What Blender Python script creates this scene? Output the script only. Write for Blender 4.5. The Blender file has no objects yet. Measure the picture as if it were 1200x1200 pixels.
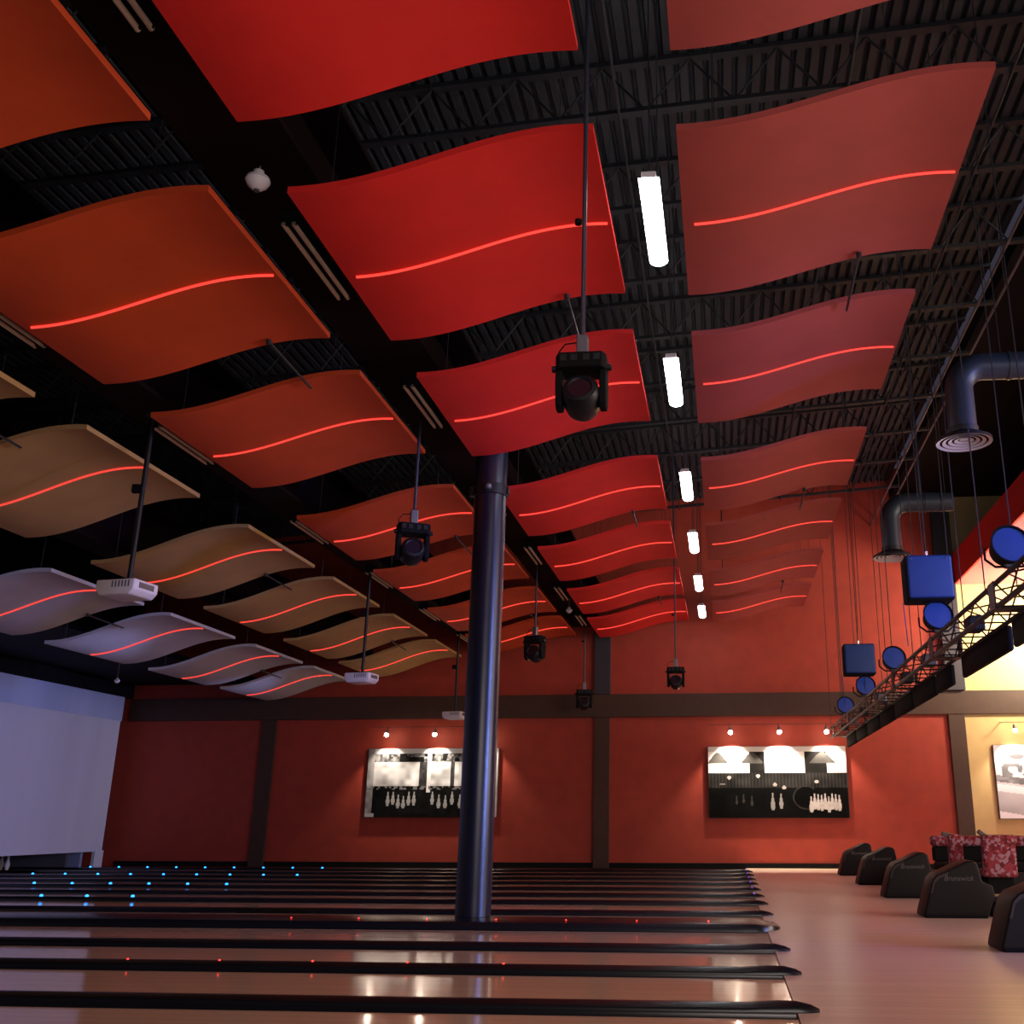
import bpy, bmesh, math, random
from mathutils import Vector, Matrix
random.seed(7)
SC = bpy.context.scene
COL = SC.collection
PI = math.pi

# ------------------------------------------------------------------ materials
MATS = {}
def mat(name, col, rough=.6, metal=0., emit=None, es=0., noise=0., nscale=8., coat=0., bump=0., spec=.5, stretch=None):
    if name in MATS: return MATS[name]
    m = bpy.data.materials.new(name); m.use_nodes = True
    nt = m.node_tree; b = nt.nodes['Principled BSDF']
    b.inputs['Base Color'].default_value = (*col, 1)
    b.inputs['Roughness'].default_value = rough
    b.inputs['Metallic'].default_value = metal
    b.inputs['Specular IOR Level'].default_value = spec
    b.inputs['Coat Weight'].default_value = coat
    b.inputs['Coat Roughness'].default_value = .05
    if emit:
        b.inputs['Emission Color'].default_value = (*emit, 1)
        b.inputs['Emission Strength'].default_value = es
    if noise or bump:
        tc = nt.nodes.new('ShaderNodeTexCoord'); n = nt.nodes.new('ShaderNodeTexNoise')
        mp = nt.nodes.new('ShaderNodeMapping')
        if stretch: mp.inputs['Scale'].default_value = stretch
        nt.links.new(tc.outputs['Object'], mp.inputs['Vector']); nt.links.new(mp.outputs[0], n.inputs['Vector'])
        n.inputs['Scale'].default_value = nscale; n.inputs['Detail'].default_value = 4
    if noise:
        r = nt.nodes.new('ShaderNodeValToRGB')
        r.color_ramp.elements[0].position = .3; r.color_ramp.elements[1].position = .7
        r.color_ramp.elements[0].color = (*[c * (1 - noise) for c in col], 1)
        r.color_ramp.elements[1].color = (*[min(1, c * (1 + noise)) for c in col], 1)
        nt.links.new(n.outputs['Fac'], r.inputs['Fac']); nt.links.new(r.outputs['Color'], b.inputs['Base Color'])
    if bump:
        bp_ = nt.nodes.new('ShaderNodeBump'); bp_.inputs['Strength'].default_value = bump
        nt.links.new(n.outputs['Fac'], bp_.inputs['Height']); nt.links.new(bp_.outputs['Normal'], b.inputs['Normal'])
    MATS[name] = m
    return m

def wood(name, c1, c2, rough, pw=.027, axis='Y', spec=.5, coat=0.):
    """narrow boards running along one axis: plank-by-plank tint plus grain"""
    m = bpy.data.materials.new(name); m.use_nodes = True
    nt = m.node_tree; b = nt.nodes['Principled BSDF']; L = nt.links.new
    tc = nt.nodes.new('ShaderNodeTexCoord'); sep = nt.nodes.new('ShaderNodeSeparateXYZ')
    L(tc.outputs['Object'], sep.inputs[0])
    dv = nt.nodes.new('ShaderNodeMath'); dv.operation = 'DIVIDE'; dv.inputs[1].default_value = pw
    L(sep.outputs[axis], dv.inputs[0])
    fl = nt.nodes.new('ShaderNodeMath'); fl.operation = 'FLOOR'; L(dv.outputs[0], fl.inputs[0])
    wn = nt.nodes.new('ShaderNodeTexWhiteNoise'); wn.noise_dimensions = '1D'; L(fl.outputs[0], wn.inputs['W'])
    mp = nt.nodes.new('ShaderNodeMapping'); mp.inputs['Scale'].default_value = (1.2, 14, 1) if axis == 'Y' else (14, 1.2, 1)
    L(tc.outputs['Object'], mp.inputs['Vector'])
    n = nt.nodes.new('ShaderNodeTexNoise'); n.inputs['Scale'].default_value = 2.2; n.inputs['Detail'].default_value = 5
    L(mp.outputs[0], n.inputs['Vector'])
    ad = nt.nodes.new('ShaderNodeMath'); ad.operation = 'MULTIPLY_ADD'; ad.inputs[1].default_value = .55; 
    L(wn.outputs['Value'], ad.inputs[0]); 
    hm = nt.nodes.new('ShaderNodeMath'); hm.operation = 'MULTIPLY'; hm.inputs[1].default_value = .45
    L(n.outputs['Fac'], hm.inputs[0]); L(hm.outputs[0], ad.inputs[2])
    mx = nt.nodes.new('ShaderNodeMix'); mx.data_type = 'RGBA'
    mx.inputs['A'].default_value = (*c1, 1); mx.inputs['B'].default_value = (*c2, 1)
    L(ad.outputs[0], mx.inputs['Factor']); L(mx.outputs['Result'], b.inputs['Base Color'])
    b.inputs['Roughness'].default_value = rough; b.inputs['Specular IOR Level'].default_value = spec; b.inputs['Coat Weight'].default_value = coat
    b.inputs['Coat Roughness'].default_value = .06
    MATS[name] = m
    return m

M_LANE = wood('lane_maple', (.56, .37, .25), (.74, .52, .36), .10)
M_APP = wood('approach_maple', (.50, .37, .31), (.68, .51, .43), .30, spec=.25)
M_GUT = mat('gutter_black', (.006, .006, .008), .22)
M_CAP = mat('divider_black', (.008, .008, .011), .26)
M_RUB = mat('rubber_black', (.009, .008, .009), .5, spec=.2)
M_BLACK = mat('matte_black', (.005, .005, .006), .8, spec=.15)
M_DARKMET = mat('dark_painted_metal', (.008, .008, .011), .45, .0, spec=.35)
M_GREYMET = mat('grey_metal', (.16, .16, .19), .4, .6)
M_ROD = mat('rod_metal', (.028, .028, .036), .5, .3)
M_SILV = mat('diffuser_silver', (.62, .66, .74), .35, .25)
M_CHROME = mat('bright_metal', (.7, .72, .78), .22, .9)
M_REDW = mat('wall_red_paint', (.34, .038, .018), .65, noise=.10, nscale=3, bump=.05)
M_YELW = mat('wall_yellow_paint', (.56, .42, .19), .7, noise=.06, nscale=3)
M_TRIM = mat('trim_brown', (.050, .022, .013), .6, noise=.1, nscale=5)
M_TRIMN = mat('trim_upper', (.028, .028, .040), .5)
M_DECK = mat('steel_deck', (.022, .027, .036), .6, .0, noise=.25, nscale=2)
M_JOIST = mat('joist_steel', (.012, .015, .022), .6, .0)
M_GIRD = mat('girder_black', (.012, .004, .005), .8, spec=.1)
M_DUCT = mat('duct_steel', (.022, .034, .052), .42, .2)
M_PAN = {
 'A': mat('panel_dull_red', (.37, .058, .050), .75, noise=.07, nscale=2.2, bump=.03),
 'B': mat('panel_bright_red', (.72, .014, .010), .70, noise=.06, nscale=2.2, bump=.03),
 'C': mat('panel_burnt_orange', (.60, .062, .008), .75, noise=.07, nscale=2.2, bump=.03),
 'D': mat('panel_tan', (.46, .265, .095), .78, noise=.07, nscale=2.2, bump=.03),
 'E': mat('panel_pale_grey', (.52, .48, .49), .8, noise=.05, nscale=2.2, bump=.03)}
M_LED = mat('red_glow_tube', (.3, .02, .02), .5, emit=(1, .065, .045), es=1.15)
M_LENS = mat('lit_diffuser', (.9, .9, .9), .5, emit=(.93, .96, 1), es=16)
M_UPGLOW = mat('added_uplight_glow', (.9, .9, .9), .5, emit=(.85, .93, 1), es=14)  # glow added on top of the lit strip lamps
M_TUBE = mat('unlit_tube', (.80, .66, .52), .5)
M_WHITE = mat('white_plastic', (.80, .78, .86), .45)
M_SCREEN = mat('masking_white', (.55, .54, .58), .7, noise=.10, nscale=.6, stretch=(1, 1, .05))
M_SCREEN2 = mat('masking_band', (.40, .44, .60), .7, noise=.12, nscale=.7, stretch=(1, 1, .05))
M_BLUE = mat('blue_cabinet', (.014, .055, .24), .6, noise=.05, nscale=6)
M_GEL = mat('blue_gel', (.012, .045, .25), .5, emit=(.006, .02, .14), es=.4)
M_BLULED = mat('blue_marker', (.05, .3, .8), .4, emit=(.015, .27, 1), es=4)
M_REDLED = mat('red_marker', (.8, .05, .05), .4, emit=(1, .03, .02), es=4)
M_PURLED = mat('purple_marker', (.2, .05, .6), .4, emit=(.12, .05, .6), es=1.2)
M_BULB = mat('halogen_bulb', (1, .9, .8), .4, emit=(1, .80, .60), es=90)
M_SOFF = mat('soffit_dark_red', (.60, .012, .012), .6)
M_SOFFU = mat('soffit_pink', (.75, .22, .22), .6)
M_RED2 = mat('crimson_paint', (.6, .02, .05), .6)
M_FRAME = mat('canvas_edge', (.06, .035, .03), .6)
M_TEXT = mat('grey_lettering', (.10, .095, .10), .5)
M_LENSG = mat('dark_glass', (.01, .012, .02), .08)
M_PIN = mat('pin_white', (.8, .8, .78), .3)
M_HILITE = mat('floor_highlight', (.72, .58, .40), .4)  # pale colour standing in for a highlight on the wood floor

def fabric():
    m = bpy.data.materials.new('patterned_upholstery'); m.use_nodes = True
    nt = m.node_tree; b = nt.nodes['Principled BSDF']
    tc = nt.nodes.new('ShaderNodeTexCoord'); v = nt.nodes.new('ShaderNodeTexVoronoi'); v.inputs['Scale'].default_value = 22
    r = nt.nodes.new('ShaderNodeValToRGB'); r.color_ramp.interpolation = 'CONSTANT'
    e = r.color_ramp.elements
    e[0].color = (.20, .012, .018, 1); e[1].position = .35; e[1].color = (.28, .035, .055, 1)
    a = e.new(.6); a.color = (.36, .20, .26, 1); a = e.new(.8); a.color = (.12, .01, .015, 1)
    nt.links.new(tc.outputs['Object'], v.inputs['Vector']); nt.links.new(v.outputs['Color'], r.inputs['Fac'])
    nt.links.new(r.outputs['Color'], b.inputs['Base Color']); b.inputs['Roughness'].default_value = .85
    return m
M_FAB = fabric()

# ------------------------------------------------------------------ mesh builder
class MB:
    def __init__(s): s.v = []; s.f = []
    def add(s, vs, fs, M=None):
        o = len(s.v)
        s.v += [tuple(M @ Vector(p)) if M else tuple(p) for p in vs]
        s.f += [tuple(i + o for i in f) for f in fs]; return s
    def box(s, x0, x1, y0, y1, z0, z1, M=None):
        vs = [(x, y, z) for z in (z0, z1) for x, y in ((x0, y0), (x1, y0), (x1, y1), (x0, y1))]
        return s.add(vs, [(3, 2, 1, 0), (4, 5, 6, 7), (0, 1, 5, 4), (1, 2, 6, 5), (2, 3, 7, 6), (3, 0, 4, 7)], M)
    def tube(s, pts, r, n=8, cap=True, M=None):
        pts = [Vector(p) for p in pts]; rs = r if isinstance(r, (list, tuple)) else [r] * len(pts)
        vs = []; fs = []; prev = None
        for i, p in enumerate(pts):
            t = (pts[min(i + 1, len(pts) - 1)] - pts[max(i - 1, 0)]).normalized()
            if prev is None:
                a = Vector((0, 0, 1)) if abs(t.z) < .9 else Vector((1, 0, 0)); u = t.cross(a).normalized()
            else: u = (prev - t * prev.dot(t)).normalized()
            prev = u; w = t.cross(u)
            for k in range(n):
                a = 2 * PI * k / n; vs.append(p + (u * math.cos(a) + w * math.sin(a)) * rs[i])
        for i in range(len(pts) - 1):
            for k in range(n):
                k2 = (k + 1) % n; fs.append((i * n + k, i * n + k2, (i + 1) * n + k2, (i + 1) * n + k))
        if cap: fs.append(tuple(range(n))[::-1]); fs.append(tuple((len(pts) - 1) * n + k for k in range(n)))
        return s.add(vs, fs, M)
    def lathe(s, prof, n=20, M=None, cap=True):
        vs = []; fs = []
        for r, z in prof:
            for k in range(n): a = 2 * PI * k / n; vs.append((max(r, 1e-4) * math.cos(a), max(r, 1e-4) * math.sin(a), z))
        for i in range(len(prof) - 1):
            for k in range(n):
                k2 = (k + 1) % n; fs.append((i * n + k, i * n + k2, (i + 1) * n + k2, (i + 1) * n + k))
        if cap: fs.append(tuple(range(n))[::-1]); fs.append(tuple((len(prof) - 1) * n + k for k in range(n)))
        return s.add(vs, fs, M)
    def prism(s, poly, a0, a1, axis='y', M=None):
        n = len(poly)
        P = (lambda p, a: (p[0], a, p[1])) if axis == 'y' else ((lambda p, a: (a, p[0], p[1])) if axis == 'x' else (lambda p, a: (p[0], p[1], a)))
        vs = [P(p, a0) for p in poly] + [P(p, a1) for p in poly]
        fs = [tuple(range(n)), tuple(range(n, 2 * n))[::-1]] + [(i, i + n, (i + 1) % n + n, (i + 1) % n) for i in range(n)]
        return s.add(vs, fs, M)
    def build(s, name, m, parent=None, bevel=0, smooth=False, loc=None, seg=2):
        me = bpy.data.meshes.new(name); me.from_pydata(s.v, [], s.f); me.materials.append(m)
        bm = bmesh.new(); bm.from_mesh(me); bmesh.ops.recalc_face_normals(bm, faces=bm.faces)
        if bevel:
            ed = [e for e in bm.edges if len(e.link_faces) == 2 and e.calc_face_angle(0) > .5]
            bmesh.ops.bevel(bm, geom=ed, offset=bevel, segments=seg, affect='EDGES', profile=.5)
        bm.to_mesh(me); bm.free()
        if smooth:
            me.polygons.foreach_set('use_smooth', [True] * len(me.polygons))
            try: me.set_sharp_from_angle(angle=math.radians(40))
            except Exception: pass
        o = bpy.data.objects.new(name, me); COL.objects.link(o)
        if parent: o.parent = parent
        if loc: o.location = loc
        return o

def tag(o, label=None, cat=None, group=None, kind=None):
    if label: o['label'] = label
    if cat: o['category'] = cat
    if group: o['group'] = group
    if kind: o['kind'] = kind
    return o
def empty(name, loc, label, cat, group=None):
    o = bpy.data.objects.new(name, None); COL.objects.link(o); o.location = loc; o.empty_display_size = .1
    return tag(o, label, cat, group)
def copy_tree(o, loc=None, label=None, parent=None):
    c = o.copy(); COL.objects.link(c); c.parent = parent
    if loc is not None: c.location = loc
    if label: c['label'] = label
    for ch in list(o.children): copy_tree(ch, None, None, c)
    return c
def struct(o): o['kind'] = 'structure'; return o
def lin(*a): return [a[0] + (a[1] - a[0]) * i / (a[2] - 1) for i in range(a[2])]
def rot(ax, d): return Matrix.Rotation(math.radians(d), 4, ax)
def tr(x, y, z): return Matrix.Translation((x, y, z))
ORD = ['first', 'second', 'third', 'fourth', 'fifth', 'sixth', 'seventh', 'eighth', 'ninth', 'tenth', 'eleventh', 'twelfth', 'thirteenth']

# ------------------------------------------------------------------ camera
CH = 1.149; YAW = .0913; PIT = .3045; F = 1208.37
cam = bpy.data.cameras.new('camera'); co = bpy.data.objects.new('camera', cam); COL.objects.link(co)
cy_, sy_, cp_, sp_ = math.cos(YAW), math.sin(YAW), math.cos(PIT), math.sin(PIT)
fw = Vector((-sy_ * cp_, cy_ * cp_, sp_)); rt = Vector((cy_, sy_, 0)); up = rt.cross(fw)
mw = Matrix((rt, up, -fw)).transposed().to_4x4(); mw.translation = (0, 0, CH); co.matrix_world = mw
cam.sensor_width = 36; cam.sensor_fit = 'HORIZONTAL'; cam.lens = 36 * F / 1200
cam.shift_x = (600 - 736.74) / 1200; cam.shift_y = (580.57 - 600) / 1200; cam.clip_end = 200; cam.clip_start = .05
SC.camera = co

# ------------------------------------------------------------------ the setting
WY = 26.92
FX = .40                       # foul line
struct(MB().box(FX, 15, -3, WY, -.3, 0).build('floor', M_APP))
struct(MB().box(-19.6, FX, -3, WY, -.3, -.12).build('floor', M_BLACK))
struct(MB().box(-19.6, 5.74, WY, WY + .2, -.3, 10.2).build('wall_back', M_REDW))
struct(MB().box(5.74, 15, WY, WY + .2, -.3, 10.2).build('wall_back', M_YELW))
struct(MB().box(15, 15.2, -3, WY + .2, -.3, 10.2).build('wall_right', M_YELW))
struct(MB().box(-19.8, -19.6, -3, WY + .2, -.3, 10.2).build('wall_left', M_BLACK))
# black bulkhead over the masking screen and the low black ceiling in front of it
struct(MB().box(-16.3, -15.92, -3, WY, 4.26, 9.2).build('wall_left', M_BLACK))
struct(MB().box(-15.92, -12.35, -3, WY, 4.62, 4.75).build('ceiling', M_BLACK))
# trims on the back wall
struct(MB().box(-15.9, 15, WY - .10, WY, 3.66, 4.24).build('trim_1', M_TRIM, bevel=.01))
for i, x in enumerate((-12.0, -3.15, 5.76)):
    struct(MB().box(x - .2, x + .2, WY - .08, WY, .0, 3.66).build('trim_%d' % (i + 2), M_TRIM, bevel=.008))
struct(MB().box(-3.36, -2.93, WY - .12, WY, 4.24, 6.1).build('trim_5', M_TRIMN, bevel=.01))
struct(MB().box(5.55, 6.02, WY - .22, WY, 4.24, 9.4).build('trim_6', M_TRIMN, bevel=.01))
struct(MB().box(-15.8, 15, WY - .04, WY, 0, .13).build('baseboard_back', M_BLACK, bevel=.005))
struct(MB().box(.42, 3.2, WY - .42, WY - .05, 0, .012).build('trim_7', M_HILITE))  # floor highlight by the wall, painted as a thin cream strip

# corrugated roof deck, falling gently to the left
def roofz(x): return 9.78 + .07 * (x - 3.5)
d = MB(); xs = []; x = -16.3; prof = []
while x < 4.55:
    prof += [(x, 0), (x + .095, 0), (x + .115, .075), (x + .15, .075)]; x += .17
vs = []; fs = []
for i, (px, dz) in enumerate(prof):
    vs += [(px, -3, roofz(px) + dz), (px, WY, roofz(px) + dz)]
    if i: fs.append((2 * i - 2, 2 * i, 2 * i + 1, 2 * i - 1))
o = len(vs)
vs += [(-16.3, -3, 10.1), (4.6, -3, 10.1), (4.6, WY, 10.1), (-16.3, WY, 10.1)]; fs.append((o, o + 1, o + 2, o + 3))
d.add(vs, fs); struct(d.build('ceiling', M_DECK))
struct(MB().box(4.55, 15, -3, WY, 9.35, 9.6).build('ceiling', M_BLACK))

# soffit at right: dark red face, pink underside
s = MB().box(6.05, 15, 4, WY, 6.97, 7.0); struct(s.build('ceiling', M_SOFFU))
s = MB().box(6.0, 6.05, 4, WY, 6.95, 7.72); struct(s.build('trim_8', M_SOFF))
struct(MB().box(6.05, 15, 4, WY, 7.0, 7.70).build('ceiling', M_BLACK))

# roof joists (open web)
for i, y in enumerate([7.9, 9.8, 11.7, 13.6, 15.5, 17.4, 19.3, 21.2, 23.1, 25.2]):
    lab = 'open web steel roof joist, %s from the far wall' % ORD[9 - i] if i < 9 else 'open web steel roof joist nearest the far wall'
    r = empty('roof_joist', (0, y, 0), lab, 'joist', 'roof joists under the steel deck')
    x0, x1 = -15.7, 4.54
    def ch(dz, h, w=.055, xx1=x1, xx0=x0):
        m = MB()
        m.add([(x, yy, roofz(x) + dz + zz) for x in (xx0, xx1) for yy in (-w, w) for zz in (0, h)],
              [(0, 1, 3, 2), (4, 6, 7, 5), (0, 4, 5, 1), (2, 3, 7, 6), (0, 2, 6, 4), (1, 5, 7, 3)])
        return m
    ch(-.06, .055).build('top_chord', M_JOIST, r); ch(-.72, .05).build('bottom_chord', M_JOIST, r)
    m = MB(); x = x0; k = 0
    while x < x1 - .55:
        a = (x, 0, roofz(x) + (-.05 if k % 2 else -.69)); b = (x + .5, 0, roofz(x + .5) + (-.69 if k % 2 else -.05))
        m.tube([a, b], .014, 5); x += .5; k += 1
    m.build('web', M_JOIST, r)
# bridging bars along the deck
for i, (x, z) in enumerate(((-1.0, -.75), (1.55, -.75), (3.35, -.75))):
    o = MB().tube([(x, 3, roofz(x) + z), (x, 25.3, roofz(x) + z)], .016, 6).build('bridging_bar', M_JOIST)
    tag(o, ['thin steel bridging bar under the deck above the lit lamp row', 'thin steel bridging bar under the deck above the dull red panels',
            'thin steel bridging bar at the right edge of the visible deck'][i], 'bar', 'bridging bars under the joists')
# conduits running to the back
for i, x in enumerate((4.0, 4.28)):
    o = MB().tube([(x, 3, 8.62), (x, WY, 8.62)], .022, 8).build('conduit', M_GREYMET)
    tag(o, 'straight grey conduit running under the dark ceiling, %s one of the pair' % ('left' if i == 0 else 'right'), 'conduit', 'pair of conduits at upper right')
    for y in (8, 14, 20, 26):
        MB().tube([(x, y, 8.62), (x, y, roofz(x) + .05)], .006, 5).build('hanger', M_GREYMET, o)

# girders between the panel columns
gird = [(-3.95, -3.12, 6.02, 'between the bright red and the orange panels'), (-6.72, -6.12, 5.58, 'between the orange and the tan panels'), (-9.66, -9.16, 5.08, 'between the tan and the pale grey panels')]
for x0, x1, z, w in gird:
    r = empty('roof_girder', ((x0 + x1) / 2, 0, z), 'long dark steel girder ' + w, 'girder', 'roof girders')
    xc = (x0 + x1) / 2
    MB().box(x0 - xc, x1 - xc, -3, WY, 0, .05).build('bottom_flange', M_GIRD, r)
    MB().box(-.05, .05, -3, WY, .05, .9).build('web_plate', M_GIRD, r)
    MB().box(x0 - xc, x1 - xc, -3, WY, .9, .95).build('top_flange', M_GIRD, r)

# ------------------------------------------------------------------ wavy ceiling panels
YR = [3.109, 6.462, 9.862, 13.838, 17.235, 20.685, 23.9]; PL = 2.52
COLS = {'A': (-.239, 2.10, 6.005, 6.39, 'dull red', range(7)), 'B': (-3.174, -.858, 5.65, 6.06, 'bright red', range(7)),
        'C': (-6.094, -3.80, 5.30, 5.71, 'burnt orange', range(7)), 'D': (-9.131, -6.802, 4.70, 5.19, 'tan', range(1, 7)),
        'E': (-12.0, -9.72, 4.13, 4.60, 'pale grey', range(2, 7))}
def wave(t): return .5 - .5 * math.cos(PI * min(max(t * 1.1 - .02, 0), 1.12))
ROWN = ['nearest the camera', 'second row back from the camera', 'third row back from the camera', 'fourth row back from the camera',
        'third row from the far wall', 'second row from the far wall', 'row closest to the far wall']
for c, (xl, xr, zl, zr, cn, rows) in COLS.items():
    w = xr - xl; N = 40; T = .055; proto = None
    for k in rows:
        lab = '%s wavy ceiling panel with a glowing red line, %s' % (cn, ROWN[k])
        if proto is None:
            r = empty('wavy_ceiling_panel', (xl, YR[k], zl), lab, 'ceiling panel', cn + ' wavy ceiling panels'); proto = r
            m = MB(); vs = []; fs = []
            for i in range(N + 1):
                x = w * i / N; z = (zr - zl) * wave(i / N)
                vs += [(x, 0, z), (x, PL, z), (x, 0, z + T), (x, PL, z + T)]
            for i in range(N):
                a = 4 * i; b = a + 4
                fs += [(a, b, b + 1, a + 1), (a + 2, a + 3, b + 3, b + 2), (a, a + 2, b + 2, b), (a + 1, b + 1, b + 3, a + 3)]
            fs += [(0, 1, 3, 2), (4 * N, 4 * N + 2, 4 * N + 3, 4 * N + 1)]
            m.add(vs, fs); m.build('wave_board', M_PAN[c], r, smooth=True)
            MB().tube([(w * t, PL / 2, (zr - zl) * wave(t) - .011) for t in lin(.04, .985, 36)], .0125, 8).build('glowing_tube', M_LED, r)
            xr_ = w * {'A': .70, 'B': .76, 'C': .75, 'D': .66, 'E': .6}[c]; zz = (zr - zl) * wave(xr_ / w)
            m = MB().tube([(xr_, PL - .12, zz - .03), (xr_, PL + (.72 if c == 'B' else .98), zz - .06)], .014, 6)
            m.lathe([(.0, -.035), (.028, -.02), (.028, .02), (0, .035)], 10, tr(xr_, PL - .1, zz - .035)); m.build('tie_rod', M_ROD, r)
            first_row = k
            for tx in (.12, .88):
                for ty in (.15, PL - .15):
                    x = w * tx; zt = roofz(xl + x) - zl
                    MB().tube([(x, ty, (zr - zl) * wave(tx) + T), (x, ty, zt)], .004, 4).build('suspension_wire', M_ROD, r)
        else:
            q = copy_tree(proto, (xl, YR[k], zl), lab)
            if k % 2 == 0:
                for ch in list(q.children):
                    if ch.name.startswith('tie_rod'): bpy.data.objects.remove(ch)

for q in list(bpy.data.objects):
    if q.name.startswith('tie_rod') and q.parent and abs(q.parent.location.y - YR[0]) < .01: bpy.data.objects.remove(q)
# ------------------------------------------------------------------ strip lamps
def strip(name, lit):
    L = 1.3; hang = roofz(-.5) - 6.1
    def mk(loc, lab, grp, cat):
        r = empty(name, loc, lab, cat, grp)
        MB().box(-.06, .06, 0, L, .035, .095 if lit else .12).build('housing', M_BLACK if not lit else M_WHITE, r, bevel=.006)
        if lit:
            m = MB(); m.prism([(.085 * math.cos(a), .035 - .055 * math.sin(a)) for a in lin(0, PI, 13)], .0, L); m.build('diffuser', M_LENS, r, smooth=True)
            MB().box(-.035, .035, .05, L - .05, .095, .102).build('added_uplight', M_UPGLOW, r)  # added glowing strip that brightens the deck above the lamp
            for y in (.1, L - .1): MB().tube([(0, y, .09), (0, y, hang)], .006, 5).build('hanging_rod', M_ROD, r)
        else:
            for sx in (-.045, .045): MB().tube([(sx, .0, .0), (sx, L, .0)], .02, 10).build('tube', M_TUBE, r)
            for y in (.0, L - .03): MB().box(-.065, .065, y, y + .02, -.012, .04).build('lamp_holder', M_BLACK, r)
        return r
    return mk
mk = strip('strip_lamp', True); p = None
LITW = ['nearest the camera', 'second nearest the camera', 'third nearest the camera', 'third from the far wall', 'second from the far wall', 'closest to the far wall']
for i, k in enumerate(range(1, 7)):
    loc = (-.49, YR[k] + PL / 2 - .62, 6.02); lab = 'glowing white strip lamp between the two red panel columns, ' + LITW[i]
    if p is None: p = mk(loc, lab, 'lit strip lamps', 'lamp')
    else: copy_tree(p, loc, lab)
copy_tree(p, (-.49, YR[0] + PL / 2 - 1.0, 6.02), 'glowing white strip lamp between the two red panel columns, overhead out of view')
MB().tube([(-.85, 7.72, 6.03), (-.75, 7.72, 5.99), (-.62, 7.71, 6.0), (-.5, 7.7, 6.06)], .004, 5).build('feed_cord', M_WHITE, p)
mk = strip('unlit_strip_lamp', False); p = None
for i, k in enumerate(range(0, 7)):
    loc = (-3.52, YR[k] + PL / 2 - (.47 if k else .65), 5.90); lab = 'unlit twin tube strip lamp beside the bright red panels, ' + ROWN[k]
    if p is None: p = mk(loc, lab, 'unlit strip lamps beside the bright red panels', 'lamp')
    else: copy_tree(p, loc, lab)
p2 = None
for i, k in enumerate(range(1, 7)):
    loc = (-6.42, YR[k] + PL / 2 - .6, 5.46); lab = 'unlit twin tube strip lamp beside the orange panels, ' + ROWN[k]
    q = copy_tree(p, loc, lab); q['group'] = 'unlit strip lamps beside the orange panels'

# ------------------------------------------------------------------ bowling lanes
DIV = [5.56, 7.20, 8.84, 10.36, 12.42, 14.02, 15.72, 17.22, 18.75, 20.35, 21.90, 23.50, 25.10]
DW = .075; GW = .20; WW = .36
XE = -18.9
GN = ['nearest the camera', 'second nearest the camera'] + [n + ' from the camera' for n in ORD[2:]]
first_cap = {}
for i, y in enumerate(DIV):
    wide = WW if i == 4 else DW
    if i > 0:   # lane between divider i-1 and i
        pw = WW if i - 1 == 4 else DW
        y0 = DIV[i - 1] + pw + GW; y1 = y - wide - GW
        r = empty('bowling_lane', (0, y0, 0), 'polished wooden bowling lane between black gutters, ' + GN[i - 1], 'bowling lane', 'bowling lanes')
        MB().box(XE, FX - .01, 0, y1 - y0, -.12, 0).build('lane_bed', M_LANE, r)
        for side in (0, 1):
            c = -GW / 2 if side == 0 else (y1 - y0) + GW / 2
            pr_ = [(c + (GW / 2) * math.cos(a), -.085 * math.sin(a) - .004) for a in lin(0, PI, 11)]
            pr_ += [(c - GW / 2, -.12), (c + GW / 2, -.12)]
            MB().prism(pr_, XE, FX - .01, 'x').build('gutter', M_GUT, r, smooth=True)
    r = empty('lane_divider', (0, y, 0), 'black rounded lane divider with a tapered tip, ' + GN[i], 'lane divider', 'lane dividers')
    h = .085 if i == 4 else .05
    n = 9
    sec = [(wide * math.cos(a), h * math.sin(a) ** (.25 if i == 4 else .7)) for a in lin(0, PI, n)]
    vs = []; fs = []
    XS = [(XE, 1, 1), (FX - .32, 1, 1), (FX - .12, 1, 1.25), (FX + .0, .9, 1.2), (FX + .09, .65, .8), (FX + .14, .3, .35)]
    if i == 4: XS = [(x_, a_, min(b_, .98) * (1 if x_ < FX - .05 else .75)) for x_, a_, b_ in XS]
    for (x, a, b) in XS:
        vs += [(x, -wide * a, -.12 if x < FX - .01 else .0)] + [(x, yy * a, zz * b + .002) for yy, zz in sec[::-1]] + [(x, wide * a, -.12 if x < FX - .01 else .0)]
    q = n + 2
    for j in range(len(XS) - 1):
        for k in range(q - 1): fs.append((j * q + k, j * q + k + 1, (j + 1) * q + k + 1, (j + 1) * q + k))
    fs += [tuple(range(q)), tuple((len(XS) - 1) * q + k for k in range(q))]
    MB().add(vs, fs).build('cap', M_CAP, r, smooth=True)
    led = []
    if i in (2, 4): led = [(-4.95 + .785 * k, M_REDLED, .009) for k in range(7 if i == 4 else 5)]
    if i in (6, 8, 10, 12): led = [(-8.86 - .72 * k - (.7 if i == 12 else 0), M_BLULED, .026) for k in range(9)]
    base = None
    for (x, mm, rr) in led:
        if base is None:
            base = MB().lathe([(rr, 0), (rr * .9, rr * .6), (rr * .5, rr * 1.0), (0, rr * 1.1)], 10).build('marker_light', mm, r, smooth=True); base.location = (x, -.01 if i != 4 else -.25, h)
        else:
            c = base.copy(); COL.objects.link(c); c.location = (x, -.01 if i != 4 else -.25, h); c.parent = r
    if i >= 7:
        o = MB().lathe([(.018, 0), (.012, .016), (0, .02)], 10).build('tip_light', M_PURLED, r); o.location = (FX - .02, -wide * .5, h * .9)
tag(MB().box(XE, FX - .01, 25.2, 26.86, -.12, -.01).build('walkway', M_BLACK), 'low black walkway along the far wall past the last lane', 'walkway')

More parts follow.
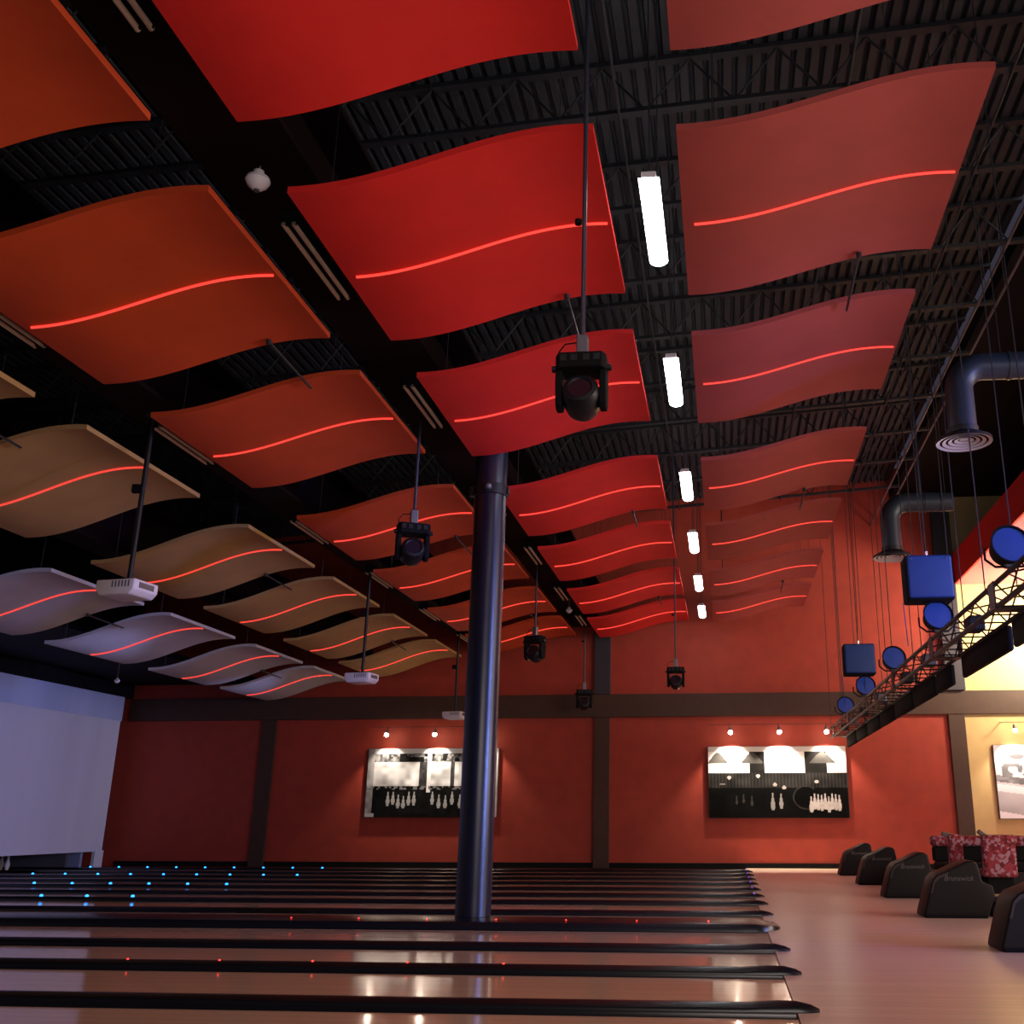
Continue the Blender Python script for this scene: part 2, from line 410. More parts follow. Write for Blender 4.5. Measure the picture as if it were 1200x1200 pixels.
# masking screen over the pin end
r = empty('masking_screen', (-15.85, 0, 0), 'long white masking screen above the pin end of the lanes', 'screen')
MB().box(-.06, 0, -3, 26.35, .38, 3.62).build('lower_panel', M_SCREEN, r)
MB().box(-.05, .015, -3, 26.38, 3.62, 4.24).build('upper_band', M_SCREEN2, r)
MB().box(-.07, .01, 26.05, 26.42, 0, .40).build('end_post', M_SCREEN, r)
for y in DIV[::2]:
    o = MB().box(-18.7, -15.95, y - .05, y + .05, .055 if y != 12.42 else .09, .36).build('kickback_plate', M_GREYMET)
    tag(o, 'grey partition plate between pin decks under the screen, at the %s divider from the camera' % ORD[DIV.index(y)], 'partition', 'pin deck partitions')
o = MB().box(-18.7, -15.95, 25.62, 25.72, -.01, .40).build('kickback_plate', mat('pale_plate', (.22, .27, .42), .5))
tag(o, 'pale bluish partition plate at the far end under the screen', 'partition')
# pins
prof = [(.026, 0), (.029, .01), (.045, .06), (.060, .114), (.058, .15), (.045, .20), (.028, .24), (.023, .27), (.026, .30), (.032, .335), (.031, .355), (.020, .375), (0, .381)]
pp = None
for j, i in enumerate((10, 11, 12)):
    yc = (DIV[i - 1] + DIV[i]) / 2
    lab = ['white bowling pin at the pin end of the lane third from the far wall', 'white bowling pin at the pin end of the lane second from the far wall', 'white bowling pin at the pin end of the lane nearest the far wall'][j]
    for row in range(4):
        for q in range(row + 1):
            loc = (-16.9 - row * .264, yc + (q - row / 2) * .305, 0)
            if pp is None:
                pp = MB().lathe(prof, 16).build('bowling_pin', M_PIN, smooth=True); pp.location = loc; c = pp
            else:
                c = pp.copy(); COL.objects.link(c); c.location = loc
            tag(c, lab, 'bowling pin', 'bowling pins, lane %s from the far wall' % ['third', 'second', 'nearest'][j])

# ------------------------------------------------------------------ column
r = empty('steel_column', (-2.96, 12.60, .088), 'tall round dark blue-black steel column rising from a lane divider', 'column')
m = MB().lathe([(.205, .0), (.205, 5.94)], 48); m.build('shaft', mat('column_paint', (.006, .009, .022), .30, .0, spec=.6), r, smooth=True)
m = MB().lathe([(.20, 5.06), (.222, 5.07), (.222, 5.21), (.20, 5.22)], 40)
m.box(-.27, -.2, -.05, .05, 5.08, 5.20); m.box(.2, .24, -.04, .04, 5.09, 5.19); m.build('collar', M_DARKMET, r, smooth=True)
m = MB(); m.lathe([(.0, -.05), (.045, -.03), (.045, .02), (0, .05)], 12, tr(.02, -.24, 5.14)); m.build('collar_fitting', M_GREYMET, r, smooth=True)
MB().box(-.42, .42, -.3, .3, 5.92, 5.95).build('top_plate', M_BLACK, r)

# ------------------------------------------------------------------ ball returns
def ball_return(loc, lab):
    r = empty('ball_return', loc, lab, 'ball return', 'black ball returns on the approach')
    pf = [(0, 0), (.015, .07), (.09, .30), (.14, .44), (.20, .50), (.32, .545), (.56, .655), (.64, .665), (.70, .63), (.735, .42), (.86, .37), (.875, .25), (.82, .13), (.77, 0)]
    MB().prism(pf, 0, .56).build('hood', M_RUB, r, bevel=.025, smooth=True, seg=3); hd = r.children[0]
    MB().prism([(.10, .285), (.15, .43), (.21, .485), (.33, .53), (.33, .50), (.22, .455), (.165, .41), (.125, .29)], -.008, .568).build('edge_band', mat('band_brown', (.022, .012, .011), .5), hd)
    MB().box(.02, .76, -.015, .575, 0, .035).build('base_skirt', M_BLACK, r, bevel=.008)
    m = MB()
    for q in range(4):
        m.lathe([(0, -.108)] + [(.108 * math.cos(a), .108 * math.sin(a)) for a in lin(-1.4, 1.4, 9)] + [(0, .108)], 16, tr(.93 + .0 * q, .12 + .0, .34) if q == 0 else tr(.93, .36, .34)) if q < 2 else None
    MB().box(.80, 1.10, .02, .54, .18, .25).build('ball_tray', M_RUB, r, bevel=.02)
    MB().box(.86, 1.0, .2, .36, 0, .18).build('tray_foot', M_BLACK, r, bevel=.01)
    cu = bpy.data.curves.new('lettering', 'FONT'); cu.body = 'Brunswick'; cu.size = .085; cu.shear = .35; cu.extrude = .001
    t = bpy.data.objects.new('t', cu); COL.objects.link(t)
    bpy.context.view_layer.update()
    me = bpy.data.meshes.new_from_object(t.evaluated_get(bpy.context.evaluated_depsgraph_get())); bpy.data.objects.remove(t)
    me.materials.clear(); me.materials.append(M_TEXT)
    for v in me.vertices: v.co = (v.co.x + .27, -.005 - v.co.z, v.co.y + .43)
    o = bpy.data.objects.new('side_lettering', me); COL.objects.link(o); o.parent = hd
    return r
BR = [((2.44, 10.42, 0), 'cut by the right edge'), ((2.36, 13.84, 0), 'second from the camera'), ((2.36, 17.18, 0), 'third from the camera'),
      ((2.36, 20.52, 0), 'second from the far wall'), ((2.36, 23.86, 0), 'nearest the far wall')]
b0 = None
for loc, w in BR:
    lab = 'black ball return hood with sloped top on wood floor, ' + w
    if b0 is None: b0 = ball_return(loc, lab)
    else: copy_tree(b0, loc, lab)

# ------------------------------------------------------------------ seating at right
r = empty('lounge_bench', (3.55, 18.5, 0), 'long bench with red and pink patterned back on a dark base, behind the ball returns', 'bench')
MB().box(-.25, 3.6, 0, 1.0, 0, .32).build('base', M_RUB, r, bevel=.02)
MB().box(0, 3.6, .15, .95, .32, .46).build('seat', M_BLACK, r, bevel=.04)
MB().box(0, 3.6, .85, 1.05, .46, .70).build('backrest', M_BLACK, r, bevel=.03)
MB().box(-.02, 3.6, .80, 1.10, .70, .88).build('back_roll', M_FAB, r, bevel=.06, smooth=True, seg=3)
def lounge(loc, lab, w):
    r = empty('lounge_chair', loc, lab, 'chair', 'patterned lounge chairs')
    MB().prism([(-.02, .36), (.0, .40), (-.05, .88), (.03, .93), (.14, .88), (.16, .42), (.62, .40), (.62, .30), (.0, .30)], 0, w, 'x').build('upholstery', M_FAB, r, bevel=.035, smooth=True, seg=3)
    MB().box(.05, w - .05, .08, .55, .06, .3).build('base', M_BLACK, r, bevel=.02)
    for sx in (.06, w - .1):
        for sy in (.1, .5): MB().tube([(sx, sy, 0), (sx, sy, .08)], .02, 8).build('foot', M_GREYMET, r)
    return r
lounge((3.50, 17.75, 0), 'narrow lounge chair with pink and orange patterned back, left end of the seating', .22)
lounge((3.92, 17.3, 0), 'lounge chair with red and pink patterned back, in front of the long bench', .50)
def keypad(loc, lab, tilt):
    r = empty('scoring_keypad', loc, lab, 'keypad', 'scoring keypads among the seats')
    MB().tube([(0, 0, 0), (0, 0, .86)], .016, 10).build('post', M_DARKMET, r, smooth=True)
    MB().lathe([(.13, 0), (.12, .02), (.03, .03)], 20).build('foot_plate', M_DARKMET, r)
    MB().box(-.12, .12, -.05, .03, -.035, .035, tr(0, 0, .90) @ rot('Y', tilt)).build('slanted_console', mat('console_grey', (.10, .09, .085), .5), r, bevel=.015)
keypad((4.12, 18.0, -.0), 'grey keypad console tilted on a post in front of the bench', 38)
keypad((3.62, 18.28, 0), 'grey keypad console on a post at the left end of the bench', 15)

# ------------------------------------------------------------------ lighting truss
r = empty('lighting_truss', (2.65, 0, 3.0), 'black open lattice lighting truss hanging along the approach', 'truss')
for x in (-.15, .15):
    for z in (0, .21): MB().tube([(x, 7, z), (x, 25.4, z)], .024, 8).build('chord', M_DARKMET, r, smooth=True)
y = 7; k = 0; m1, m2, m3 = MB(), MB(), MB()
while y < 25.2:
    s_ = 1 if k % 2 else -1
    m1.tube([(-.15, y, 0 if s_ > 0 else .21), (-.15, y + .42, .21 if s_ > 0 else 0)], .009, 5)
    m2.tube([(.15, y, 0 if s_ < 0 else .21), (.15, y + .42, .21 if s_ < 0 else 0)], .009, 5)
    m3.tube([(-.15 * s_, y, .21), (.15 * s_, y + .42, .21)], .009, 5); m3.tube([(-.15, y, 0), (.15, y, 0)], .009, 5)
    y += .42; k += 1
for m in (m1, m2, m3): m.build('lattice', M_DARKMET, r)
for y in (9.6, 12.6, 15.6, 18.6, 21.6, 24.6):
    m = MB(); 
    for x in (-.17, .17): m.box(x - .008, x + .008, y - .1, y + .1, -.02, .23)
    m.box(-.17, .17, y - .1, y + .1, -.025, -.01); m.build('splice_plate', mat('splice_brown', (.05, .03, .03), .4, .4), r)
    for x in (-.17, .17): MB().lathe([(0, -.02), (.02, -.015), (.02, .015), (0, .02)], 8, tr(x, y, .02)).build('bolt', M_CHROME, r)
for y in (8.6, 9.9, 11.5, 12.7, 14.1, 15.6, 17.2, 18.8, 20.6, 22.4, 24.2, 25.3):
    for x in (-.15, .15) if y in (9.9, 12.7, 15.6, 18.8, 22.4, 25.3) else (0,):
        MB().tube([(x, y, .21), (x, y, 6.66)], .007, 5).build('suspension_cable', M_ROD, r)
# ballast boxes on the truss
for i, y in enumerate((10.9, 13.5, 15.2, 17.9, 20.2, 22.0, 23.6)):
    o = MB().box(-.06, .10, 0, .28, 0, .15).build('dimmer_box', M_GREYMET if i % 2 else M_DARKMET, None, bevel=.01); o.location = (2.62, y, 3.03)
    tag(o, 'small %s box lying inside the lattice truss, %s from the camera' % ('grey' if i % 2 else 'dark', ORD[i]), 'box', 'small boxes inside the truss')

# blue stage lights on the truss
def stage(loc, lab):
    r = empty('stage_light', loc, lab, 'stage light', 'blue stage lights on the truss')
    M = rot('Z', 6) @ rot('X', 80)   # barrel axis towards the camera
    MB().lathe([(.0, -.16), (.09, -.16), (.13, -.10), (.165, .06), (.18, .10), (.165, .10), (.155, .08)], 24, M).build('barrel', M_BLACK, r, smooth=True)
    MB().lathe([(.0, .075), (.158, .075), (.158, .085), (0, .095)], 24, M).build('lens', M_GEL, r.children[0], smooth=True)
    m = MB(); m.tube([(-.2, 0, 0), (-.2, 0, -.10), (-.12, 0, -.165), (.12, 0, -.165), (.2, 0, -.10), (.2, 0, 0)], .012, 6); m.build('yoke', M_DARKMET, r)
    MB().box(-.04, .04, -.04, .04, -.178, -.13).build('clamp', M_GREYMET, r, bevel=.008)
    return r
p = None
for i, y in enumerate((9.0, 12.25, 15.6, 18.9, 22.2)):
    lab = 'round black stage light with a blue lens on the truss, ' + ['nearest the camera', 'second from the camera', 'middle of the row', 'second from the far end', 'farthest from the camera'][i]
    loc = (2.50, y, 3.41)
    if p is None: p = stage(loc, lab)
    else: copy_tree(p, loc, lab)

# blue speaker boxes hanging over the approach
def speaker(loc, lab):
    r = empty('hanging_speaker', loc, lab, 'speaker', 'blue hanging speaker boxes')
    MB().box(-.27, .27, 0, .34, 0, .54).build('cabinet', M_BLACK, r, bevel=.03, smooth=True, seg=3)
    MB().box(-.255, .265, -.022, .02, .025, .53).build('front_cover', M_BLUE, r.children[0], bevel=.03, smooth=True, seg=3)
    for x in (-.2, .2): MB().lathe([(0, -.012), (.01, -.01), (.01, .01), (0, .012)], 8, tr(x, -.022, .49) @ rot('X', 90)).build('screw', M_GREYMET, r)
    MB().tube([(0, .1, .54), (0, .1, .60)], .018, 8).build('eye_bolt', M_CHROME, r)
    MB().tube([(0, .1, .58), (0, .1, 9.5 - loc[2])], .007, 5).build('hanging_cable', M_ROD, r)
    MB().tube([(.0, .2, .54), (.03, .2, .9), (.06, .2, 9.4 - loc[2])], .005, 5).build('signal_cable', M_BLACK, r)
    MB().tube([(-.3, .17, -.0), (-.28, .17, -2.0 + 1.5)], .006, 5).build('cable_tail', M_BLUE, r)
    return r
s0 = speaker((2.42, 12.0, 3.57), 'large blue-fronted square speaker box hanging beside the truss, nearer one')
copy_tree(s0, (2.37, 18.3, 3.55), 'blue-fronted square speaker box hanging beside the truss, farther and smaller-looking one')

# displays under the truss
for i, (y0, y1) in enumerate([(8.05, 10.15), (10.33, 12.40), (13.03, 13.92), (14.1, 15.7), (15.85, 17.5), (17.65, 19.2), (19.35, 21), (21.15, 22.8), (22.95, 24.6)]):
    r = empty('hanging_display', (2.80, y0, 2.72), 'black flat display panel hanging below the truss, ' + ('nearest the camera' if i == 0 else ORD[i] + ' from the camera'), 'display', 'displays under the truss')
    L = y1 - y0
    MB().box(-.03, .03, 0, L, 0, .25).build('housing', M_BLACK, r, bevel=.02, smooth=True)
    MB().box(.03, .034, .04, L - .04, .02, .23).build('screen', M_LENSG, r.children[0])
    for y in (L * .25, L * .75): MB().box(-.02, .0, y - .03, y + .03, .24, .258).build('bracket', M_DARKMET, r)

# ------------------------------------------------------------------ ducts with round diffusers
def duct(loc, lab, LN=2.2):
    r = empty('air_duct', loc, lab, 'air duct', 'elbow ducts with round diffusers')
    pts = [(0, 0, .10), (0, 0, .62)] + [(.28 - .28 * math.cos(a), 0, .62 + .28 * math.sin(a)) for a in lin(.15, PI / 2, 9)] + [(.6, 0, .90), (LN, 0, .90)]
    MB().tube(pts, .155, 24).build('elbow_pipe', M_DUCT, r, smooth=True)
    for x in (.55, LN - .2): MB().tube([(x, 0, .90), (x + .03, 0, .90)], .165, 24).build('joint_ring', M_DUCT, r, smooth=True)
    MB().lathe([(.17, .16), (.165, .10), (.30, .03), (.305, .0), (.30, -.004), (.29, .03), (.15, .09), (.0, .09)], 36, None, False).build('diffuser_cone', M_DARKMET, r, smooth=True)
    for rr, z in ((.30, -.008), (.235, .0), (.17, .008), (.105, .016)):
        m = MB(); n = 36; vs = []; fs = []
        for k in range(n):
            a = 2 * PI * k / n
            for (q, zz) in ((rr, z), (rr - .04, z + .012), (rr - .035, z + .022)): vs.append((q * math.cos(a), q * math.sin(a), zz))
        for k in range(n):
            a = 3 * k; b = 3 * ((k + 1) % n); fs += [(a, b, b + 1, a + 1), (a + 1, b + 1, b + 2, a + 2), (a + 2, b + 2, b, a)]
        m.add(vs, fs).build('diffuser_ring', M_SILV, r, smooth=True)
    MB().lathe([(0, .03), (.05, .03), (.04, .045), (0, .05)], 20).build('diffuser_core', M_SILV, r, smooth=True)
    for x in (.5, LN - .1): MB().tube([(x, 0, 1.04), (x, 0, 9.36 - loc[2])], .006, 5).build('hanger', M_ROD, r)
    return r
d0 = duct((2.72, 11.0, 5.13), 'dark elbow duct ending in a round silver diffuser, nearer one above the truss')
duct((2.72, 16.2, 5.11), 'dark elbow duct ending in a round silver diffuser, farther one by the red wall', 1.0)
# ------------------------------------------------------------------ moving head lights
def moving(loc, lab, top, face=0):
    r = empty('moving_head_light', loc, lab, 'stage light', 'moving head lights on ceiling poles')
    M = rot('Z', face)
    MB().tube([(0, 0, .12), (0, 0, (top - loc[2]) / .85)], .019, 12).build('hanging_pole', mat('pole_blue_grey', (.045, .05, .08), .35, .3), r, smooth=True)
    MB().box(-.045, .045, -.05, .05, .10, .30, M).build('clamp', M_GREYMET, r, bevel=.01)
    MB().lathe([(0, -.03), (.03, -.02), (.03, .02), (0, .03)], 12, tr(-.05, 0, 1.35)).build('pole_knob', M_BLACK, r, smooth=True)
    m = MB().prism([(-.17, -.14), (-.20, -.08), (-.20, .08), (-.17, .14), (.17, .14), (.20, .08), (.20, -.08), (.17, -.14)], -.02, .11, 'z', M)
    m.build('base_housing', M_BLACK, r, bevel=.012)
    m = MB()
    for x in (-.13, -.05, .05, .13): m.box(x - .025, x + .025, -.147, -.139, .03, .085, M)
    m.build('vent_grille', M_DARKMET, r)
    for sx in (-1, 1):
        MB().lathe([(0, -.025), (.028, -.02), (.028, .02), (0, .025)], 12, M @ tr(sx * .215, -.03, .01) @ rot('Y', 90)).build('latch', M_DARKMET, r, smooth=True)
        MB().prism([(-.085, -.02), (-.10, -.12), (-.075, -.30), (-.03, -.34), (.03, -.34), (.075, -.30), (.10, -.12), (.085, -.02)], sx * .145, sx * .20, 'x', M).build('yoke_arm', M_BLACK, r, bevel=.012)
    MH = M @ tr(0, 0, -.24) @ rot('X', 72)
    MB().lathe([(0, -.17), (.09, -.165), (.13, -.11), (.148, -.02), (.148, .09), (.13, .14), (.10, .15), (.085, .135), (0, .13)], 28, MH).build('head', mat('head_black', (.007, .008, .013), .4, spec=.3), r, smooth=True); hd = [q for q in r.children if q.name.startswith('head')][0]
    MB().lathe([(0, .132), (.06, .134), (.085, .133), (.098, .137)], 24, MH).build('lens', M_LENSG, hd, smooth=True)
    m = MB(); vs = []; fs = []
    for k in range(13):
        a = lin(.25, PI - .25, 13)[k]
        for (q, z) in ((.142, .10), (.142, .125)): vs.append((q * math.cos(a), q * math.sin(a), z))
    for k in range(12): fs.append((2 * k, 2 * k + 2, 2 * k + 3, 2 * k + 1))
    m.add(vs, fs, MH).build('red_trim_band', mat('orange_red_band', (.55, .05, .03), .5), hd)
    MB().tube([(-.04, 0, .25), (-.14, 0, .24), (-.19, 0, .17), (-.17, 0, .10)], .006, 6).build('safety_cable', M_BLACK, r)
    return r
mh = moving((-.89, 6.30, 4.02), 'large black moving head stage light on a pole before the bright red panels', roofz(-.89), 0); mh.scale = (.85,) * 3
for loc, lab, top, a in [((-3.78, 12.02, 4.52), 'black moving head stage light hanging before the orange panels, left of the column', 6.02, 25),
                         ((-3.66, 19.86, 4.46), 'black moving head stage light hanging just right of the column', 6.02, -20),
                         ((-3.53, 26.2, 4.17), 'small black moving head stage light by the wall trim crossing', 6.02, 10),
                         ((-.94, 20.45, 3.92), 'small black moving head stage light against the red wall right of centre', roofz(-.94), 0)]:
    c = copy_tree(mh, loc, lab); sc = .85 if a == 0 else 1.0; c.scale = (sc,) * 3; c.rotation_euler.z = math.radians(a)
    for q in c.children:
        if q.name.startswith('hanging_pole'):
            me = q.data.copy(); q.data = me
            zt = (top - loc[2]) / sc
            for v in me.vertices:
                if v.co.z > .5: v.co.z = zt
        else: pass

# ------------------------------------------------------------------ projectors
def projector(loc, lab):
    r = empty('ceiling_projector', loc, lab, 'projector', 'white projectors on black poles')
    M = rot('Z', 172)
    MB().prism([(-.23, -.02), (-.17, -.08), (.20, -.08), (.25, -.02), (.25, .09), (-.23, .09)], -.20, .20, 'y', M).build('case', M_WHITE, r, bevel=.02, smooth=True, seg=3); cs = r.children[0]
    MB().lathe([(.07, 0), (.07, .03), (.055, .035), (0, .03)], 20, M @ tr(.24, .08, .035) @ rot('Y', 90)).build('lens', M_LENSG, cs, smooth=True)
    m = MB()
    for k in range(6): m.box(-.17 + k * .04, -.155 + k * .04, .198, .203, .0, .07, M)
    m.build('side_vent', M_GREYMET, cs)
    MB().box(-.236, -.226, -.12, .12, .0, .06, M).build('connector_panel', M_GREYMET, cs)
    MB().box(-.09, .09, -.09, .09, .09, .115).build('mount_plate', M_BLACK, r)
    MB().tube([(0, 0, .11), (0, 0, 5.60 - loc[2])], .028, 14).build('hanging_pole', M_DARKMET, r, smooth=True)
    MB().lathe([(.09, 5.57 - loc[2]), (.09, 5.60 - loc[2])], 16).build('ceiling_plate', M_DARKMET, r)
    MB().box(-.12, -.03, -.03, .03, 1.12, 1.22).build('cable_box', M_BLACK, r, bevel=.01)
    return r
pj = projector((-6.45, 10.5, 3.53), 'white projector on a black pole under the tan panels, nearest the camera')
copy_tree(pj, (-6.42, 18.0, 3.54), 'white projector on a black pole left of the column, before the far tan panels')
copy_tree(pj, (-6.45, 24.7, 3.52), 'white projector partly hidden by the column, above the left picture')

# small white hanging domes
def dome(loc, lab, top, s_):
    r = empty('hanging_sensor', loc, lab, 'sensor', 'white hanging domes')
    MB().lathe([(0, -.06 * s_), (.035 * s_, -.055 * s_), (.075 * s_, -.02 * s_), (.095 * s_, .02 * s_), (.085 * s_, .05 * s_), (.045 * s_, .07 * s_), (.04 * s_, .11 * s_), (0, .115 * s_)], 24).build('dome', M_WHITE, r, smooth=True)
    MB().lathe([(0, -.075 * s_), (.022 * s_, -.07 * s_), (.024 * s_, -.045 * s_), (0, -.04 * s_)], 14).build('lens', M_GREYMET, r, smooth=True)
    m = MB(); z = .1 * s_; pts = []
    for k in range(14): pts.append((.008 * math.sin(k * 1.7), .008 * math.cos(k * 1.3), z + (top - loc[2] - z) * k / 13))
    m.tube(pts, .006, 5).build('cord', mat('pale_cord', (.35, .22, .22), .6), r)
dome((-3.5, 6.62, 5.86), 'white dome sensor hanging on a cord between the orange and red panels', 8.2 if False else roofz(-3.5), 1.0)
dome((-3.5, 23.2, 5.72), 'tiny white dome hanging under the girder near the far wall', 6.02, .8)
dome((-14.0, 22.9, 4.2), 'tiny white dome below the black ceiling above the masking screen', 4.63, .7)

# ------------------------------------------------------------------ pictures on the back wall
def noise2(x, y, s=0):
    def h(i, j): return (math.sin(i * 127.1 + j * 311.7 + s * 74.7) * 43758.5453) % 1
    i, j = math.floor(x), math.floor(y); u, v = x - i, y - j; u = u * u * (3 - 2 * u); v = v * v * (3 - 2 * v)
    return (h(i, j) * (1 - u) + h(i + 1, j) * u) * (1 - v) + (h(i, j + 1) * (1 - u) + h(i + 1, j + 1) * u) * v
def pinshape(u, v, cu, v0, s):      # v up
    t = (v - v0) / s
    if t < 0 or t > 1: return False
    w = .13 + .10 * math.sin(min(t, .6) / .6 * PI) - (.05 if t > .7 else 0)
    return abs(u - cu) < w * s * .30
def pic1(u, v):   # u right 0..1, v up 0..1
    n = noise2(u * 22, v * 12); n2 = noise2(u * 60, v * 30, 3)
    if u < .05: g = .35 + .25 * n
    elif v > .93: g = .6
    elif v > .80: g = .10 + .35 * n2 if n > .35 else .05
    elif v > .45: g = .45 + .35 * n; g = .12 + .1 * n2 if (.40 < u < .47 or .64 < u < .67 or .8 < u < .84) else g
    else: g = .03 + .05 * n
    if .46 < u < .49 and v > .35: g = .75
    if v < .36 and v > .13:
        for c in [.17, .21, .25, .29, .33, .37, .51, .56, .61, .66, .72, .77, .82, .87]:
            if pinshape(u, v, c, .14 + .04 * math.sin(c * 40), .20): g = .55
    if .40 < v < .45 and n2 > .5: g = .35
    if u > .93: g = .62 + .1 * n
    if u < .07 and v < .05: g = .6
    g = g * g * 1.15; return (g, g, g * 1.03)
def pic2(u, v):
    n = noise2(u * 18, v * 10, 5); n2 = noise2(u * 50, v * 24, 9)
    if v > .62:
        g = .78 + .1 * n
        if .30 < u < .41 or .70 < u < .86: g = .07 + .05 * n
        if v > .93: g = .7
    elif v > .42: g = .10 + .07 * n + .03 * math.sin(u * 260)
    else: g = .030 + .03 * n
    for c, w in ((.07, .09), (.32, .10), (.83, .12)):     # cone lamp shades
        t = (v - .76) / .16
        if 0 < t < 1 and abs(u - c) < w * (1 - t) ** .8 * .75 + .008: g = .20 + .08 * n
    if .60 < u < .62 and .1 < v < .62 and False: g = .2
    d = math.hypot((u - .70) / .085, (v - .28) / .15)
    if v > .1 and 1.0 < d < 1.12 and u < .76 : g = .16
    elif d < 1: g = .02
    for c, b, hh in ((.46, .10, .24), (.52, .13, .20), (.20, .18, .12), (.25, .2, .12), (.31, .16, .14)):
        if pinshape(u, v, c, b, hh): g = .5 if c > .4 else .18
    for k in range(9):
        if pinshape(u, v, .735 + k * .025, .07 + .05 * abs(math.sin(k * 1.9)), .22): g = .62 + .1 * n2
    for c, b in ((.15, .56), (.36, .58), (.48, .46), (.545, .42), (.78, .50)):
        if (u - c) ** 2 * 4 + (v - b) ** 2 < .0007: g = .6
    if .08 < u < .12 and .46 < v < .48: g = .4
    g = g * g * 1.25; return (g, g * .96, g * .92)
def pic3(u, v):
    n = noise2(u * 9, v * 9, 11); n2 = noise2(u * 26, v * 22, 13)
    g = .42 + .25 * v + .1 * n
    e = v - (.50 - .22 * u)
    if 0 < e < .09: g = .14 + .2 * n2
    if .05 < u < .45 and .55 < v < .74 and n2 > .42: g = .10 + .15 * n
    if ((u - .18) / .06) ** 2 + ((v - .84) / .04) ** 2 < 1: g = .12
    if ((u - .28) / .12) ** 2 + ((v - .36) / .025) ** 2 < 1: g = .1
    if -.13 < e < -.03 and u < .5: g = .85
    if u < .2 and v < .1 - u * .3: g = .9
    if u > .6 and v > .3: g = .3 + .5 * n2
    return (g * .96, g * .97, g * 1.08)
def pmat(name):
    m = bpy.data.materials.new(name); m.use_nodes = True; nt = m.node_tree
    a = nt.nodes.new('ShaderNodeVertexColor'); a.layer_name = 'ink'
    nt.links.new(a.outputs['Color'], nt.nodes['Principled BSDF'].inputs['Base Color']); nt.nodes['Principled BSDF'].inputs['Roughness'].default_value = .7; nt.nodes['Principled BSDF'].inputs['Specular IOR Level'].default_value = .08
    return m
M_PRINT = pmat('printed_canvas')
def picture(x0, x1, z0, z1, fn, lab, NU=200, NV=96):
    r = empty('wall_picture', (x0, WY - .075, z0), lab, 'picture', 'black and white pictures on the back wall')
    W, H = x1 - x0, z1 - z0
    MB().box(0, W, .0, .07, 0, H).build('canvas_frame', M_FRAME, r, bevel=.006)
    vs = [(W * (.004 + .992 * i / NU), -.004, H * (.006 + .988 * j / NV)) for j in range(NV + 1) for i in range(NU + 1)]
    fs = [(j * (NU + 1) + i, j * (NU + 1) + i + 1, (j + 1) * (NU + 1) + i + 1, (j + 1) * (NU + 1) + i) for j in range(NV) for i in range(NU)]
    me = bpy.data.meshes.new('print'); me.from_pydata(vs, [], fs); me.materials.append(M_PRINT)
    ca = me.color_attributes.new('ink', 'FLOAT_COLOR', 'CORNER'); buf = []
    for j in range(NV):
        for i in range(NU):
            c = fn((i + .5) / NU, (j + .5) / NV); buf += [c[0], c[1], c[2], 1] * 4
    ca.data.foreach_set('color', buf)
    o = bpy.data.objects.new('print', me); COL.objects.link(o); o.parent = r
picture(-9.25, -5.80, 1.20, 2.91, pic1, 'wide black and white picture half hidden by the column, showing rows of pins')
picture(-.46, 2.99, 1.18, 2.91, pic2, 'wide black and white picture of an old bowling room, centre of the red wall')
picture(6.56, 9.6, 1.16, 2.91, pic3, 'black and white picture on the yellow wall, cut by the right edge', 120, 90)

# track lights above the pictures
def spotfix(loc, lab, W=52, on=True):
    r = empty('track_spotlight', loc, lab, 'spotlight', 'small spotlights above the pictures')
    M = tr(0, 0, 0) @ rot('X', -22)
    MB().lathe([(.02, .10), (.04, .08), (.045, -.02), (.04, -.03)], 18, M).build('shade', M_GREYMET, r, smooth=True)
    MB().lathe([(0, -.10), (.035, -.088), (.055, -.055), (.045, -.02), (0, -.01)], 14, M).build('bulb', M_BULB, r, smooth=True)
    MB().tube([(0, .03, .08), (0, .10, .16)], .01, 6).build('stem', M_CHROME, r)
    l = bpy.data.lights.new('spot', 'SPOT'); l.energy = W * 1.9; l.color = (1, .84, .66); l.spot_size = math.radians(98); l.spot_blend = .55; l.shadow_soft_size = .03
    lo = bpy.data.objects.new('spot_lamp', l); COL.objects.link(lo); lo.parent = r
    lo.location = (0, .03, -.13); lo.rotation_euler = (math.radians(16), 0, 0)
    return r
SP = [(-8.68, 'left end of the left picture', 75), (-7.42, 'left of the column, above the left picture', 110), (-6.2, 'behind the column above the left picture', 50),
      (.13, 'left third of the centre picture', 150), (1.34, 'middle of the centre picture', 150), (2.50, 'right third of the centre picture', 120), (7.05, 'left part of the yellow wall picture', 90), (8.4, 'right part of the yellow wall picture', 60)]
for x, w, e in SP: spotfix((x, WY - .42, 3.27), 'small glowing spotlight above the ' + w if 'above' not in w else 'small glowing spotlight ' + w, e)
for x0, x1, w in ((-9.1, -5.9, 'left'), (-.4, 3.0, 'centre'), (6.7, 9.4, 'yellow wall')):
    r = empty('light_track', ((x0 + x1) / 2, WY - .32, 3.43), 'thin metal light track above the %s picture' % w, 'light track', 'light tracks')
    h = (x1 - x0) / 2
    MB().box(-h, h, -.007, .007, -.006, .006).build('rail', M_ROD, r)
    for x in (-h + .1, h - .1): MB().box(x - .01, x + .01, 0, .32, -.01, .01).build('standoff', M_CHROME, r)

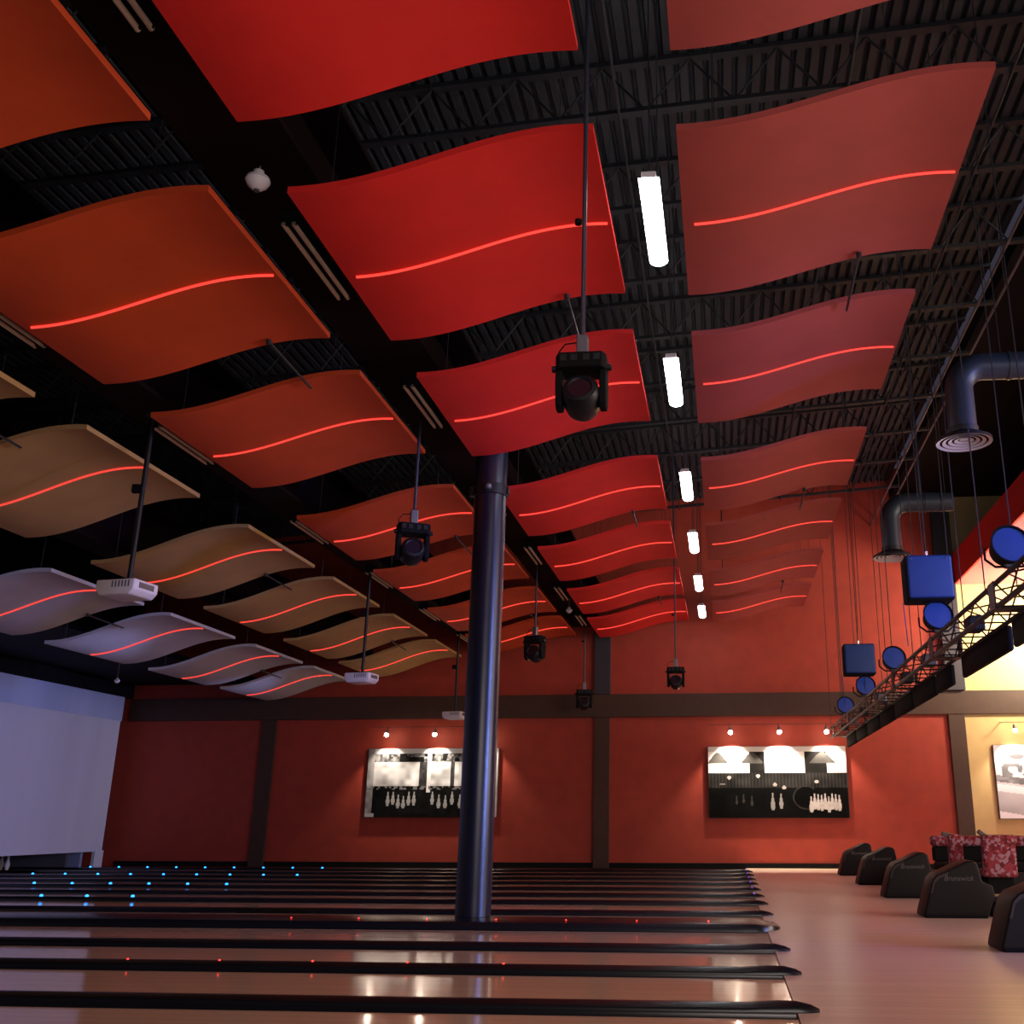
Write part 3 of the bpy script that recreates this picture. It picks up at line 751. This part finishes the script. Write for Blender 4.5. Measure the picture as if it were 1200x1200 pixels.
# ------------------------------------------------------------------ lights
def area(name, loc, target, sx, sy, e, col):
    l = bpy.data.lights.new(name, 'AREA'); l.shape = 'RECTANGLE'; l.size = sx; l.size_y = sy; l.energy = e; l.color = col
    o = bpy.data.objects.new(name, l); COL.objects.link(o); o.location = loc
    o.rotation_euler = (Vector(target) - Vector(loc)).to_track_quat('-Z', 'Y').to_euler(); return o
area('concourse_light', (11, 12, 6.4), (5, 12, 0), 4, 14, 560, (1, .90, .80))
area('concourse_light', (13.5, 8, 3.6), (-4, 12, 4.6), 12, 3.2, 800, (1, .86, .78))
b_ = area('blue_glow', (9.0, 7.2, 3.2), (-2.96, 12.6, 3.0), .7, 4.5, 105, (.09, .22, 1)); b_.data.spread = math.radians(46)
area('wall_lamp', (8.9, 24.6, 5.5), (7.4, WY, 5.6), 1.0, .8, 330, (1, .88, .60)).data.spread = math.radians(125)
area('added_soffit_light', (8.8, 21.5, 4.9), (7.6, 22.5, 6.97), 2, 4, 260, (1, .62, .62)).data.spread = math.radians(120)  # unseen pink uplight added to brighten the soffit underside
area('behind_light', (3, -2.5, 3.0), (1, 12, 4.6), 7, 2.0, 300, (1, .84, .76))
def spot(loc, target, e, col, ang, blend=.6):
    l = bpy.data.lights.new('beam', 'SPOT'); l.energy = e; l.color = col; l.spot_size = math.radians(ang); l.spot_blend = blend; l.shadow_soft_size = .05
    o = bpy.data.objects.new('projector_beam', l); COL.objects.link(o); o.location = loc
    o.rotation_euler = (Vector(target) - Vector(loc)).to_track_quat('-Z', 'Y').to_euler(); return o
for y in (10.5, 18.0, 24.0): spot((-6.85, y, 3.55), (-15.9, y, 2.1), 560, (.33, .42, 1), 50)
w = bpy.data.worlds.new('world'); SC.world = w; w.use_nodes = True
w.node_tree.nodes['Background'].inputs[0].default_value = (.055, .05, .075, 1); w.node_tree.nodes['Background'].inputs[1].default_value = .6

SC.view_settings.view_transform = 'Standard'; SC.view_settings.look = 'None'; SC.view_settings.gamma = 1
SC.view_settings.use_curve_mapping = False; SC.view_settings.exposure = 0
